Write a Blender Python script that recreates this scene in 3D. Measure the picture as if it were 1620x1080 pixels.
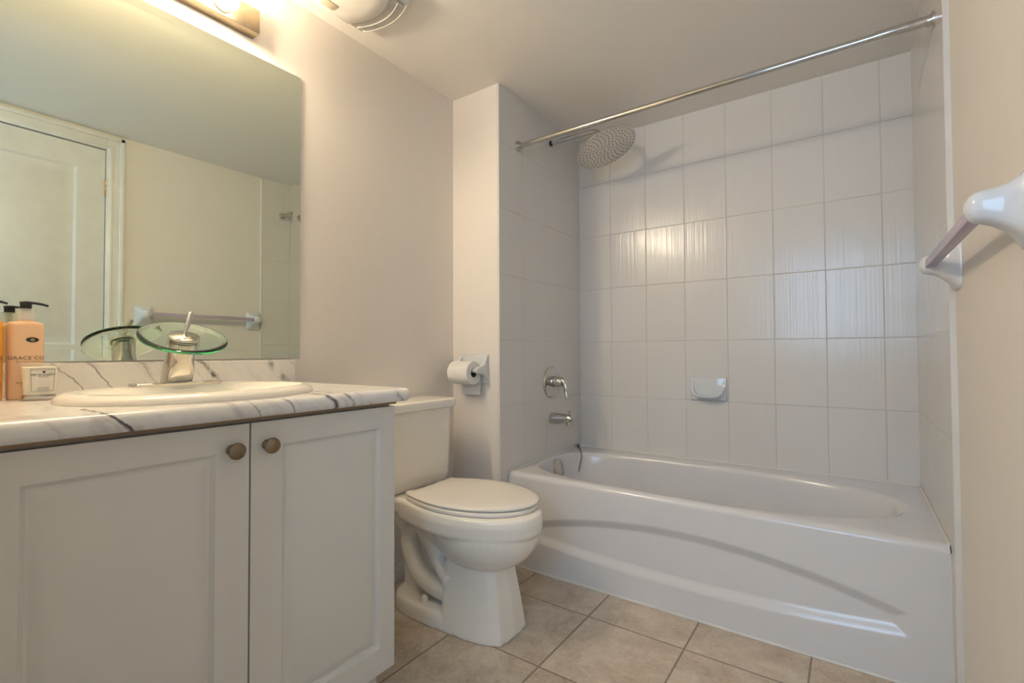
import bpy, bmesh, math, random
from mathutils import Vector, Matrix
PI = math.pi
for o in list(bpy.data.objects): bpy.data.objects.remove(o)
S = bpy.context.scene
C = S.collection

# ------------------------------------------------------------------ camera
F_PX, YAW, PITCH, ROLL = 762.85, 35.074, 1.2474, -0.2421
def make_camera():
    a, b, c = (math.radians(v) for v in (YAW, PITCH, ROLL))
    w = Vector((-math.sin(a)*math.cos(b), math.cos(a)*math.cos(b), math.sin(b)))
    r = Vector((math.cos(a), math.sin(a), 0)); u = r.cross(w)
    r2 = r*math.cos(c)+u*math.sin(c); u2 = -r*math.sin(c)+u*math.cos(c)
    cd = bpy.data.cameras.new('camera'); cd.sensor_width = 36; cd.lens = F_PX/1620*36; cd.clip_start = .02
    co = bpy.data.objects.new('camera', cd); C.objects.link(co)
    m = Matrix((r2, u2, -w)).transposed().to_4x4(); m.translation = Vector((1.5811, -1.755, .967))
    co.matrix_world = m; S.camera = co
make_camera()
# ------------------------------------------------------------------ light and exposure
W = bpy.data.worlds.new('world'); S.world = W; W.use_nodes = True
W.node_tree.nodes['Background'].inputs[0].default_value = (.70, .84, 1, 1)
W.node_tree.nodes['Background'].inputs[1].default_value = .55
def area(name, loc, rot, sx, sy, power, col):
    l = bpy.data.lights.new(name, 'AREA'); l.shape = 'RECTANGLE'; l.size = sx; l.size_y = sy; l.energy = power; l.color = col
    o = bpy.data.objects.new(name, l); C.objects.link(o); o.location = loc; o.rotation_euler = rot
    return o
# daylight of the hall window, coming in through the open doorway behind the camera
area('doorway_daylight', (1.44, -2.75, 1.52), (PI/2, 0, 0), .85, 1.0, 21, (.39, .65, 1))
BULB = 188.0
S.view_settings.view_transform = 'Standard'; S.view_settings.look = 'None'
S.view_settings.exposure = -.03; S.view_settings.gamma = 1; S.view_settings.use_curve_mapping = False

# ------------------------------------------------------------------ materials
def nodes(name):
    m = bpy.data.materials.new(name); m.use_nodes = True
    t = m.node_tree; return m, t, t.nodes['Principled BSDF'], t.nodes, t.links
def mat(name, col, rough=.5, metal=0, noise=.03, nscale=14, bump=0, bscale=120, **kw):
    m, t, b, N, L = nodes(name)
    b.inputs['Roughness'].default_value = rough; b.inputs['Metallic'].default_value = metal
    for k, v in kw.items(): b.inputs[k.replace('_', ' ')].default_value = v
    tc = N.new('ShaderNodeTexCoord'); n = N.new('ShaderNodeTexNoise'); n.inputs['Scale'].default_value = nscale; n.inputs['Detail'].default_value = 3
    L.new(tc.outputs['Object'], n.inputs['Vector'])
    r = N.new('ShaderNodeValToRGB'); r.color_ramp.elements[0].position = .3; r.color_ramp.elements[1].position = .7
    r.color_ramp.elements[0].color = tuple(c*(1-noise) for c in col)+(1,); r.color_ramp.elements[1].color = tuple(min(1, c*(1+noise)) for c in col)+(1,)
    L.new(n.outputs['Fac'], r.inputs['Fac']); L.new(r.outputs['Color'], b.inputs['Base Color'])
    if bump:
        n2 = N.new('ShaderNodeTexNoise'); n2.inputs['Scale'].default_value = bscale; n2.inputs['Detail'].default_value = 4
        L.new(tc.outputs['Object'], n2.inputs['Vector'])
        bp = N.new('ShaderNodeBump'); bp.inputs['Strength'].default_value = 1; bp.inputs['Distance'].default_value = bump
        L.new(n2.outputs['Fac'], bp.inputs['Height']); L.new(bp.outputs['Normal'], b.inputs['Normal'])
    return m
class G:                                     # tiny math-node helper
    def __init__(s, t): s.t = t
    def m(s, op, a, b=None, c=None, clamp=False):
        n = s.t.nodes.new('ShaderNodeMath'); n.operation = op; n.use_clamp = clamp
        for i, v in enumerate((a, b, c)):
            if v is None: continue
            if isinstance(v, (int, float)): n.inputs[i].default_value = v
            else: s.t.links.new(v, n.inputs[i])
        return n.outputs[0]
    def mix(s, f, a, b):
        n = s.t.nodes.new('ShaderNodeMix'); n.data_type = 'RGBA'
        for i, v in ((0, f), (6, a), (7, b)):
            if isinstance(v, (int, float)): n.inputs[i].default_value = v
            elif isinstance(v, tuple): n.inputs[i].default_value = v+(1,)
            else: s.t.links.new(v, n.inputs[i])
        return n.outputs[2]
    def noise(s, vec, scale, detail=2, dist=0, rough=.5, dim='3D', w=None):
        n = s.t.nodes.new('ShaderNodeTexNoise'); n.noise_dimensions = dim
        n.inputs['Scale'].default_value = scale; n.inputs['Detail'].default_value = detail; n.inputs['Roughness'].default_value = rough
        n.inputs['Distortion'].default_value = dist
        if vec is not None and dim != '1D': s.t.links.new(vec, n.inputs['Vector'])
        if w is not None: s.t.links.new(w, n.inputs['W'])
        return n.outputs['Fac']
    def rnd(s, a, b):
        x = s.t.nodes.new('ShaderNodeCombineXYZ'); s.t.links.new(a, x.inputs[0]); s.t.links.new(b, x.inputs[1])
        n = s.t.nodes.new('ShaderNodeTexWhiteNoise'); n.noise_dimensions = '2D'; s.t.links.new(x.outputs[0], n.inputs['Vector'])
        return n.outputs['Value'], n.outputs['Color']
    def ramp(s, f, stops):
        n = s.t.nodes.new('ShaderNodeValToRGB'); e = n.color_ramp.elements
        while len(e) < len(stops): e.new(.5)
        for k, (p, c) in enumerate(stops): e[k].position = p; e[k].color = c+(1,)
        s.t.links.new(f, n.inputs['Fac']); return n.outputs['Color']
def grid_nodes(g, u, v, ou, ov, su, sv, wid):
    fu = g.m('DIVIDE', g.m('SUBTRACT', u, ou), su); fv = g.m('DIVIDE', g.m('SUBTRACT', v, ov), sv)
    iu, iv = g.m('FLOOR', fu), g.m('FLOOR', fv); cu, cv = g.m('FRACT', fu), g.m('FRACT', fv)
    du = g.m('MULTIPLY', g.m('MINIMUM', cu, g.m('SUBTRACT', 1, cu)), su)
    dv = g.m('MULTIPLY', g.m('MINIMUM', cv, g.m('SUBTRACT', 1, cv)), sv)
    d = g.m('MINIMUM', du, dv)
    mask = g.m('SUBTRACT', 1, g.m('DIVIDE', g.m('SUBTRACT', d, wid*.5), wid*.7, clamp=True))
    return iu, iv, cu, cv, mask
X1, X2, D, ZT, H = .279, 1.803, .799, .417, 2.2
XW = 1.815
def wall_tile(name, axis, ou, stain=False, grout=.5, gr=.5):
    m, t, b, N, L = nodes(name); g = G(t)
    tc = N.new('ShaderNodeTexCoord'); sp = N.new('ShaderNodeSeparateXYZ'); L.new(tc.outputs['Object'], sp.inputs[0])
    u, v = sp.outputs[axis], sp.outputs[2]
    iu, iv, cu, cv, mask = grid_nodes(g, u, v, ou, ZT-.0047, .20402, .30449, .0022)
    r, rc = g.rnd(iu, iv)
    base = g.mix(g.m('MULTIPLY', r, .5), (.75, .72, .68), (.725, .695, .655))
    if stain:
        dx = g.m('SUBTRACT', u, .735); dz = g.m('MULTIPLY', g.m('SUBTRACT', v, ZT+.004), 1.6)
        dd = g.m('SQRT', g.m('ADD', g.m('POWER', dx, 2), g.m('POWER', dz, 2)))
        nz = g.noise(tc.outputs['Object'], 60, 3)
        sm = g.m('MULTIPLY', g.m('SUBTRACT', 1, g.m('DIVIDE', dd, .035), clamp=True), g.m('ADD', nz, .35), clamp=True)
        base = g.mix(sm, base, (.22, .12, .05))
    col = g.mix(g.m('MULTIPLY', mask, grout), base, (.56, .50, .42))
    L.new(col, b.inputs['Base Color'])
    b.inputs['IOR'].default_value = 1.5
    L.new(g.m('ADD', .17, g.m('MULTIPLY', mask, gr)), b.inputs['Roughness'])
    # fine vertical ribs pressed into every tile, a slightly different set per tile
    w = g.m('ADD', u, g.m('MULTIPLY', r, 7.3))
    rib = g.noise(None, 95, 2.5, dim='1D', w=w, rough=.6)
    tilt = g.m('MULTIPLY', g.m('SUBTRACT', r, .5), g.m('MULTIPLY', cu, .0016))
    wob = g.m('MULTIPLY', g.noise(tc.outputs['Object'], 5, 1), .0012)
    h = g.m('ADD', g.m('MULTIPLY', rib, .0007), g.m('ADD', tilt, wob))
    h = g.m('SUBTRACT', h, g.m('MULTIPLY', mask, .0009))
    bp = N.new('ShaderNodeBump'); bp.inputs['Strength'].default_value = 1; bp.inputs['Distance'].default_value = 1
    L.new(h, bp.inputs['Height']); L.new(bp.outputs['Normal'], b.inputs['Normal'])
    return m
def floor_tile():
    m, t, b, N, L = nodes('floor_tile'); g = G(t)
    tc = N.new('ShaderNodeTexCoord'); sp = N.new('ShaderNodeSeparateXYZ'); L.new(tc.outputs['Object'], sp.inputs[0])
    iu, iv, cu, cv, mask = grid_nodes(g, sp.outputs[0], sp.outputs[1], .78, -.137, .3425, .3425, .0032)
    r, rc = g.rnd(iu, iv)
    off = N.new('ShaderNodeVectorMath'); off.operation = 'MULTIPLY_ADD'; off.inputs[1].default_value = (3, 3, 3)
    L.new(rc, off.inputs[0]); L.new(tc.outputs['Object'], off.inputs[2])
    n1 = g.noise(off.outputs[0], 9, 6, .5, .65); n2 = g.noise(off.outputs[0], 75, 5, .3, .75)
    f = g.m('ADD', g.m('MULTIPLY', n1, .6), g.m('MULTIPLY', n2, .4))
    col = g.ramp(f, [(.32, (.34, .265, .19)), (.45, (.53, .435, .335)), (.56, (.65, .555, .445)), (.68, (.74, .66, .555))])
    col = g.mix(g.m('MULTIPLY', r, .18), col, (.47, .41, .35))
    col = g.mix(g.m('MULTIPLY', mask, .88), col, (.24, .185, .135))
    L.new(col, b.inputs['Base Color'])
    L.new(g.m('ADD', .33, g.m('MULTIPLY', n2, .2)), b.inputs['Roughness'])
    h = g.m('SUBTRACT', g.m('MULTIPLY', n2, .0006), g.m('MULTIPLY', mask, .0012))
    bp = N.new('ShaderNodeBump'); bp.inputs['Distance'].default_value = 1; bp.inputs['Strength'].default_value = 1
    L.new(h, bp.inputs['Height']); L.new(bp.outputs['Normal'], b.inputs['Normal'])
    return m
def marble():
    m, t, b, N, L = nodes('marble_laminate'); g = G(t)
    tc = N.new('ShaderNodeTexCoord'); sep = N.new('ShaderNodeSeparateXYZ'); P = tc.outputs['Object']; L.new(P, sep.inputs[0])
    x, y, z = sep.outputs                       # object space: origin at (.29, -1.26, .832)
    wob = g.m('MULTIPLY', g.m('SUBTRACT', g.noise(P, 14, 2, .2, .5), .5), .034)
    wob2 = g.m('MULTIPLY', g.m('SUBTRACT', g.noise(P, 60, 3, .2, .6), .5), .009)
    sc = g.m('ADD', g.m('ADD', g.m('MULTIPLY', y, .75), g.m('MULTIPLY', z, .66)), g.m('ADD', wob, wob2))
    K = .75*1.26-.66*.832
    front = g.m('GREATER_THAN', x, .16); back = g.m('LESS_THAN', x, -.2)
    patch = g.noise(P, 34, 3, .3)
    tot = None
    def add(v):
        nonlocal tot
        tot = v if tot is None else g.m('MAXIMUM', tot, v)
    for mask, lst in ((front, ((-.5408, .0042, 1.0), (-.3712, .002, .55), (-.3162, .003, .6), (-.2357, .009, .95), (-.1985, .007, .7), (-.0792, .006, .45))),
                      (back, ((-.4587, .002, .6), (-.4131, .002, .7), (-.219, .008, .9), (-.0695, .014, .55), (-.331, .003, .3)))):
        for s0, w, k in lst:
            d = g.m('ABSOLUTE', g.m('SUBTRACT', sc, s0+K))
            v = g.m('SUBTRACT', 1, g.m('DIVIDE', d, w), clamp=True)
            if w > .005: v = g.m('MULTIPLY', v, g.m('DIVIDE', g.m('SUBTRACT', patch, .38), .2, clamp=True))
            add(g.m('MULTIPLY', g.m('MULTIPLY', v, mask), k*1.2, clamp=True))
    # soft grey drifts running the same way
    cmb = N.new('ShaderNodeCombineXYZ'); L.new(g.m('MULTIPLY', sc, 26), cmb.inputs[0]); L.new(g.m('MULTIPLY', g.m('SUBTRACT', g.m('MULTIPLY', y, .66), g.m('MULTIPLY', z, .75)), 5), cmb.inputs[1]); L.new(g.m('MULTIPLY', x, 5), cmb.inputs[2])
    drift = g.noise(cmb.outputs[0], 1.0, 4, .4, .6)
    col = g.ramp(drift, [(.30, (.60, .565, .555)), (.42, (.80, .775, .735)), (.62, (.84, .815, .77)), (.72, (.76, .715, .655))])
    cm2 = N.new('ShaderNodeCombineXYZ'); L.new(g.m('MULTIPLY', sc, 110), cm2.inputs[0]); L.new(g.m('MULTIPLY', g.m('SUBTRACT', g.m('MULTIPLY', y, .66), g.m('MULTIPLY', z, .75)), 11), cm2.inputs[1]); L.new(g.m('MULTIPLY', x, 9), cm2.inputs[2])
    st = g.m('DIVIDE', g.m('SUBTRACT', g.noise(cm2.outputs[0], 1.0, 3, .3, .65), .55), .16, clamp=True)
    zone = g.m('DIVIDE', g.m('SUBTRACT', g.noise(cmb.outputs[0], .55, 2, .2), .46), .16, clamp=True)
    col = g.mix(g.m('MULTIPLY', g.m('MULTIPLY', st, zone), .55), col, (.36, .31, .32))
    col = g.mix(tot, col, (.085, .068, .078))
    L.new(col, b.inputs['Base Color']); b.inputs['Roughness'].default_value = .2
    return m
def brushed(name, col, rough):
    m = mat(name, col, rough, 1, .04, 60); return m
def emit(name, col, strength):
    m, t, b, N, L = nodes(name)
    b.inputs['Base Color'].default_value = (.9, .88, .82, 1); b.inputs['Emission Color'].default_value = col+(1,); b.inputs['Emission Strength'].default_value = strength
    return m
def tinted_glass(name, col, density):
    m, t, b, N, L = nodes(name)
    b.inputs['Base Color'].default_value = (1, 1, 1, 1); b.inputs['Roughness'].default_value = 0; b.inputs['Transmission Weight'].default_value = 1; b.inputs['IOR'].default_value = 1.5
    v = N.new('ShaderNodeVolumeAbsorption'); v.inputs['Color'].default_value = col+(1,); v.inputs['Density'].default_value = density
    L.new(v.outputs[0], N['Material Output'].inputs['Volume']); return m
def see_through(name, col, alpha, rough=.08):
    m, t, b, N, L = nodes(name)
    b.inputs['Base Color'].default_value = col+(1,); b.inputs['Roughness'].default_value = rough
    tr = N.new('ShaderNodeBsdfTransparent'); tr.inputs[0].default_value = tuple(min(1, .55+.5*c) for c in col)+(1,)
    mx = N.new('ShaderNodeMixShader'); mx.inputs[0].default_value = alpha
    L.new(tr.outputs[0], mx.inputs[1]); L.new(b.outputs[0], mx.inputs[2]); L.new(mx.outputs[0], N['Material Output'].inputs[0])
    return m
MT = dict(
    wall=mat('wall_paint', (.82, .765, .705), .6, noise=.008, nscale=5, bump=.00012, bscale=160), ceil=mat('ceiling_paint', (.88, .825, .75), .75, noise=.008, nscale=5, bump=.00015, bscale=160),
    trim=mat('white_trim_paint', (.80, .785, .75), .3), door=mat('door_paint', (.74, .725, .68), .35, bump=.0003, bscale=60),
    caulk=mat('white_caulk', (.74, .71, .655), .35), tile_back=wall_tile('ribbed_tile_back', 0, X2-.1038, False),
    tile_side=wall_tile('ribbed_tile_side', 1, .0, True, .4, .25), tile_right=wall_tile('ribbed_tile_right', 1, .0, False, .3, .05),
    floor=floor_tile(), marble=marble(), cab=mat('white_thermofoil', (.745, .715, .655), .38, noise=.01, bump=.00012, bscale=400),
    dark=mat('dark_gap', (.05, .04, .03), .8), brass=mat('antique_brass', (.25, .19, .125), .3, 1, .08),
    tub=mat('tub_enamel', (.72, .705, .70), .15, noise=.01), china=mat('bone_china', (.92, .87, .785), .12, noise=.01),
    seat=mat('seat_plastic', (.86, .81, .73), .2, noise=.01), white_china=mat('white_ceramic', (.70, .71, .72), .1, noise=.01),
    chrome=mat('polished_chrome', (.60, .58, .55), .08, 1, .02), satin=mat('satin_chrome', (.62, .59, .55), .25, 1, .03),
    steel=mat('brushed_steel', (.66, .63, .58), .32, 1, .05, 90), nozzle=mat('nozzle_rubber', (.10, .075, .05), .6),
    mirror=mat('mirror_silver', (.80, .855, .74), .0, 1, 0), gold=mat('brushed_nickel_plate', (.42, .34, .235), .4, 1, .04, 80),
    bulb=emit('lit_bulb', (1, .84, .61), BULB), black=mat('black_plastic', (.012, .014, .016), .3), ink=mat('dark_print', (.05, .035, .03), .6),
    paper=mat('tissue_paper', (.83, .81, .78), .9, bump=.0008, bscale=200), card=mat('cardboard', (.10, .09, .085), .9),
    glass=tinted_glass('float_glass', (.14, .86, .52), 17),
    acrylic=see_through('lilac_acrylic', (.56, .47, .575), .88, .2), peach=mat('peach_lotion', (.86, .58, .36), .25, Subsurface_Weight=.1),
    orange=see_through('orange_gel', (.90, .36, .03), .88, .12), clear=see_through('clear_plastic', (.93, .9, .86), .30, .1),
    wax=mat('cream_wax', (.88, .81, .66), .5), jar=see_through('jar_glass', (.96, .94, .90), .10, .02), board=mat('particle_board', (.30, .20, .11), .8), label=mat('paper_label', (.80, .77, .71), .6), vent=mat('vent_plastic', (.80, .75, .68), .5),
    vent_dark=mat('vent_shade', (.16, .13, .10), .8), hinge=mat('hinge_brass', (.55, .33, .16), .3, 1), rust=mat('rusty_wire', (.13, .09, .06), .6, .5),
    lens=mat('tan_lens', (.62, .52, .36), .4), logo=mat('logo_print', (.03, .025, .02), .5), logo_gold=mat('logo_gold', (.35, .27, .12), .4, .5))

# ------------------------------------------------------------------ helpers
LOC = {}
def link(name, me, parent=None):
    o = bpy.data.objects.new(name, me); C.objects.link(o)
    if parent: o.parent = parent
    return o
def thing(name, label, cat, loc=(0, 0, 0), group=None):
    o = link(name, None); o.location = loc; o['label'] = label; o['category'] = cat; o.empty_display_size = .05
    if group: o['group'] = group
    LOC[o.name] = Vector(loc); return o
def ob(name, bm, m, parent=None, angle=35, label=None, mods=None):
    """links bm (in room coordinates) as ONE mesh object"""
    off = Vector((0, 0, 0)); q = parent
    while q: off += LOC.get(q.name, Vector((0, 0, 0))) if q.parent is None else Vector((0, 0, 0)); q = q.parent
    bmesh.ops.recalc_face_normals(bm, faces=bm.faces[:])
    if off.length: bmesh.ops.translate(bm, verts=bm.verts[:], vec=-off)
    me = bpy.data.meshes.new(name); bm.to_mesh(me); bm.free()
    for mm in (m if isinstance(m, list) else [m]): me.materials.append(mm)
    if angle:
        me.polygons.foreach_set('use_smooth', [True]*len(me.polygons)); me.set_sharp_from_angle(angle=math.radians(angle))
    o = link(name, me, parent)
    if label: o['label'] = label
    return o
def tag(o, label, cat, group=None):
    o['label'] = label; o['category'] = cat
    if group: o['group'] = group
    return o
def struct(name, bm, m, angle=0, parent=None):
    o = ob(name, bm, m, parent, angle)
    if parent is None: o['kind'] = 'structure'
    return o
def NB(): return bmesh.new()
def box(bm, x0, x1, y0, y1, z0, z1, bev=0, seg=2):
    r = bmesh.ops.create_cube(bm, size=1); vs = r['verts']
    for v in vs: v.co = Vector((x0+(v.co.x+.5)*(x1-x0), y0+(v.co.y+.5)*(y1-y0), z0+(v.co.z+.5)*(z1-z0)))
    if bev:
        es = list({e for v in vs for e in v.link_edges})
        bmesh.ops.bevel(bm, geom=es, offset=bev, segments=seg, affect='EDGES', profile=.5)
    return bm
def loft(bm, rings, closed=True, cap0=True, cap1=True, midx=0):
    vr = [[bm.verts.new(p) for p in r] for r in rings]; n = len(vr[0]); fs = []
    for a, b in zip(vr, vr[1:]):
        for i in range(n if closed else n-1):
            j = (i+1) % n; fs.append(bm.faces.new((a[i], a[j], b[j], b[i])))
    if cap0 and closed: fs.append(bm.faces.new(vr[0]))
    if cap1 and closed: fs.append(bm.faces.new(vr[-1]))
    for f in fs: f.material_index = midx
    return vr
def frame_of(ax):
    ax = Vector(ax).normalized(); h = Vector((0, 0, 1)) if abs(ax.z) < .9 else Vector((1, 0, 0))
    a = h.cross(ax).normalized(); return ax, a, ax.cross(a)
def lathe(bm, prof, c, ax=(0, 0, 1), seg=40, cap0=True, cap1=True, sx=1, sy=1):
    ax, a, b = frame_of(ax); c = Vector(c)
    rings = [[c+ax*h+(a*math.cos(2*PI*i/seg)*sx+b*math.sin(2*PI*i/seg)*sy)*max(r, 1e-5) for i in range(seg)] for r, h in prof]
    return loft(bm, rings, True, cap0, cap1)
def tube(bm, pts, rad, seg=14, cap=True):
    pts = [Vector(p) for p in pts]; n = len(pts); rad = rad if isinstance(rad, (list, tuple)) else [rad]*n
    rings = []; t0 = (pts[1]-pts[0]).normalized(); _, a, b = frame_of(t0)
    for i, p in enumerate(pts):
        t = ((pts[min(i+1, n-1)]-p).normalized()+(p-pts[max(i-1, 0)]).normalized())
        t = t.normalized() if t.length > 1e-6 else t0
        a = (a-t*a.dot(t)).normalized(); b = t.cross(a)
        rings.append([p+(a*math.cos(2*PI*k/seg)+b*math.sin(2*PI*k/seg))*rad[i] for k in range(seg)])
    loft(bm, rings, True, cap, cap)
def smooth_path(pts, n=8):                        # Catmull-Rom
    P = [Vector(p) for p in pts]; P = [P[0]*2-P[1]]+P+[P[-1]*2-P[-2]]; out = []
    for i in range(1, len(P)-2):
        for k in range(n):
            t = k/n; a, b, c, d = P[i-1:i+3]
            out.append(.5*((2*b)+(c-a)*t+(2*a-5*b+4*c-d)*t*t+(3*b-a-3*c+d)*t**3))
    out.append(P[-2]); return out
def sup(t, a, b, n):                              # superellipse point
    c, s = math.cos(t), math.sin(t)
    return (a*math.copysign(abs(c)**(2/n), c), b*math.copysign(abs(s)**(2/n), s))
def rrect(hw, hh, r, seg=5):                      # rounded rectangle outline
    out = []
    for cx, cy, a0 in ((hw-r, hh-r, 0), (-hw+r, hh-r, 90), (-hw+r, -hh+r, 180), (hw-r, -hh+r, 270)):
        for k in range(seg+1):
            a = math.radians(a0+90*k/seg); out.append((cx+r*math.cos(a), cy+r*math.sin(a)))
    return out
def text_bm(s, size, fn, spacing=1.0, shear=0):
    """outline text as a thin mesh; fn maps (u, v) to a room point"""
    cu = bpy.data.curves.new('lettering', 'FONT'); cu.body = s; cu.size = size; cu.align_x = 'CENTER'; cu.align_y = 'CENTER'
    cu.space_character = spacing; cu.shear = shear; cu.resolution_u = 3
    o = link('lettering', cu); dg = bpy.context.evaluated_depsgraph_get(); dg.update()
    me = bpy.data.meshes.new_from_object(o.evaluated_get(dg)); bpy.data.objects.remove(o)
    bm = NB(); bm.from_mesh(me); bpy.data.meshes.remove(me)
    for v in bm.verts: v.co = Vector(fn(v.co.x, v.co.y))
    return bm

# ------------------------------------------------------------------ the room
YR = -1.72                                       # rear wall, with the doorway the camera stands in
struct('floor', box(NB(), -.1, 1.95, -2.0, .95, -.08, 0), MT['floor'])
struct('ceiling', box(NB(), -.1, 1.95, -1.85, .95, H, H+.1), MT['ceil'])
struct('wall_left', box(NB(), -.1, 0, -1.85, .9, 0, H), MT['wall'])
struct('wall_niche', box(NB(), 0, X1-.008, 0, .9, 0, H, .0), MT['wall'])
struct('wall_back', box(NB(), X1-.05, 1.95, D+.008, .95, 0, H), MT['wall'])
bm = NB()
DY0, DY1, DZ = -1.645, -.87, 2.105               # closet door opening in the right wall
box(bm, XW, XW+.1, DY1, .9, 0, H); box(bm, XW, XW+.1, -1.85, DY0, 0, H); box(bm, XW, XW+.1, DY0, DY1, DZ, H)
struct('wall_right', bm, MT['wall'])
bm = NB(); RX0, RX1, RZ = .96, 1.77, 2.06
box(bm, 0, RX0, YR-.12, YR, 0, H); box(bm, RX1, XW, YR-.12, YR, 0, H); box(bm, RX0, RX1, YR-.12, YR, RZ, H)
struct('wall_rear', bm, MT['wall'])
struct('wall_alcove_left', box(NB(), X1-.008, X1, .004, D, .0, H), MT['tile_side'])
struct('wall_alcove_back', box(NB(), X1, X2, D, D+.008, .0, H), MT['tile_back'])
struct('wall_alcove_right', box(NB(), X2, XW, -.002, D, .0, H), MT['tile_right'])
# corner bead at the return, bullnose at the right tile edge, caulk lines round the tub
struct('trim_1', box(NB(), X1-.006, X1+.001, -.0015, .005, 0, H, .001), MT['trim'])
struct('trim_2', box(NB(), X2-.0015, XW+.001, -.009, -.001, .0, H, .002), MT['caulk'])
bm = NB()
for p, q in (((X1+.003, .08), (X1+.003, D)), ((X1, D-.003), (X2, D-.003)), ((X2-.003, D), (X2-.003, .08))):
    tube(bm, [p+(ZT+.002,), q+(ZT+.002,)], .0045, 10)
tube(bm, [(X1, .0535, .003), (X2, .0535, .003)], .005, 8)
tube(bm, [(X2-.002, .058, .0), (X2-.002, .064, ZT-.02)], .004, 8)
struct('trim_3', bm, MT['caulk'], 40)
bm = NB()
for z, w in ((.0, .013), (.055, .008)): box(bm, 0, w, -.84, 0, z, .075 if z else .058, .002)
struct('baseboard_left', bm, MT['trim'], 30)
struct('baseboard_niche', box(NB(), .0, X1-.004, -.012, 0, 0, .07, .002), MT['trim'], 30)
struct('baseboard_right', box(NB(), XW-.012, XW, -.785, -.06, 0, .08, .003), MT['trim'], 30)

def panel_door(bm, put, u0, u1, v0, v1, panels, groove, fld, thick):
    """slab with raised panels; put(u, v, d) -> point, d is depth below the face"""
    us = sorted({u0, u1}|{p for q in panels for p in q[:2]}); vs = sorted({v0, v1}|{p for q in panels for p in q[2:]})
    V = {}
    def vert(u, v, d=0):
        k = (round(u, 5), round(v, 5), round(d, 5))
        if k not in V: V[k] = bm.verts.new(put(u, v, d))
        return V[k]
    for a, b in zip(us, us[1:]):
        for c, e in zip(vs, vs[1:]):
            if (a, b, c, e) in panels:
                prev = [vert(a, c), vert(b, c), vert(b, e), vert(a, e)]
                for ins, d in groove:
                    q = (a+ins, b-ins, c+ins, e-ins); cur = [vert(q[0], q[2], d), vert(q[1], q[2], d), vert(q[1], q[3], d), vert(q[0], q[3], d)]
                    for k in range(4): bm.faces.new((prev[k], prev[(k+1) % 4], cur[(k+1) % 4], cur[k]))
                    prev = cur
                bm.faces.new(prev)
            else: bm.faces.new((vert(a, c), vert(b, c), vert(b, e), vert(a, e)))
    # rim and back
    def ringpts():
        return [(u, v0) for u in us]+[(u1, v) for v in vs[1:]]+[(u, v1) for u in us[::-1][1:]]+[(u0, v) for v in vs[::-1][1:-1]]
    P = ringpts(); A = [vert(u, v) for u, v in P]; B = [vert(u, v, thick) for u, v in P]
    for k in range(len(P)): j = (k+1) % len(P); bm.faces.new((A[k], A[j], B[j], B[k]))
    bm.faces.new(B)

# closet door in the right wall (seen in the mirror)
dr = thing('door_1', 'white panelled closet door seen in the mirror', 'door', (XW, -1.2575, 0)); dr['kind'] = 'structure'
bm = NB()
panel_door(bm, lambda u, v, d: (XW-.002+d, u, v), DY0+.004, DY1-.004, .012, DZ-.006,
           [(-1.522, -.993, .22, .86), (-1.522, -.993, 1.016, 1.977)], [(.012, .008), (.03, .009), (.055, .002)], None, .035)
ob('door_leaf', bm, MT['door'], dr, 20)
bm = NB()                                          # moulded casing
for (y0, y1, z0, z1, o) in ((DY1, DY1+.082, 0, DZ+.078, 0), (DY0-.072, DY0, 0, DZ+.078, 0)):
    box(bm, XW-.012, XW, y0, y1, z0, z1, .003); 
    yo = (y1-.022, y1) if y0 == DY1 else (y0, y0+.022)
    box(bm, XW-.02, XW-.01, yo[0], yo[1], z0, z1, .004)
    ym = (y0+.012, y0+.03) if y0 == DY1 else (y1-.03, y1-.012)
    box(bm, XW-.016, XW-.01, ym[0], ym[1], z0, z1-.05, .003)
box(bm, XW-.012, XW, DY0, DY1, DZ, DZ+.078, .003); box(bm, XW-.02, XW-.01, DY0-.072, DY1+.082, DZ+.056, DZ+.078, .004); box(bm, XW-.016, XW-.01, DY0, DY1+.02, DZ+.012, DZ+.03, .003)
ob('door_casing', bm, MT['trim'], dr, 30)
bm = NB(); lathe(bm, [(.0, 0), (.005, 0), (.005, .028), (.0045, .03), (.005, .032), (.005, .058), (.0045, .06), (.005, .062), (.005, .09), (0, .09)], (XW-.006, DY1-.002, 1.845), seg=12)
ob('hinge', bm, MT['hinge'], dr)
bm = NB(); lathe(bm, [(.027, 0), (.027, .006), (.012, .01), (.010, .03), (.022, .04), (.027, .052), (.02, .064), (0, .068)], (XW-.003, -1.585, 1.0), (-1, 0, 0), 24)
ob('door_knob', bm, MT['brass'], dr)
# casing of the doorway in the rear wall
bm = NB()
box(bm, RX0-.06, RX0, YR, YR+.012, 0, RZ+.06, .003); box(bm, RX1, XW-.001, YR, YR+.012, 0, RZ+.06, .003); box(bm, RX0, RX1, YR, YR+.012, RZ, RZ+.06, .003)
struct('trim_4', bm, MT['trim'], 30)

# ------------------------------------------------------------------ bathtub
def lens(x, z):
    """0 outside .. 1 inside of the curved recessed apron panel"""
    d = (x-1.045)/.662
    up, lo = .300-.098*d*d, .100+.036*d*d
    e = min(up-z, z-lo, (1-abs(d))*.62)
    t = max(0, min(1, (e+.003)/.034)); return .7*t+.3*t*t*(3-2*t)
tub = thing('bathtub', 'white alcove bathtub with curved panel on its apron', 'bathtub', (1.041, .43, 0))
bm = NB()
xs = [X1+.002+(X2-X1-.004)*i/260 for i in range(261)]; zs = [.0+.392*i/110 for i in range(111)]
rings = []
for z in zs: rings.append([(x, .056+.010*z/.39+.0165*lens(x, z), z) for x in xs])
for k in range(1, 9):
    a = PI/2*k/8; rings.append([(x, .066+.022*(1-math.cos(a)), .392+.025*math.sin(a)) for x in xs])
loft(bm, rings, False)
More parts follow.
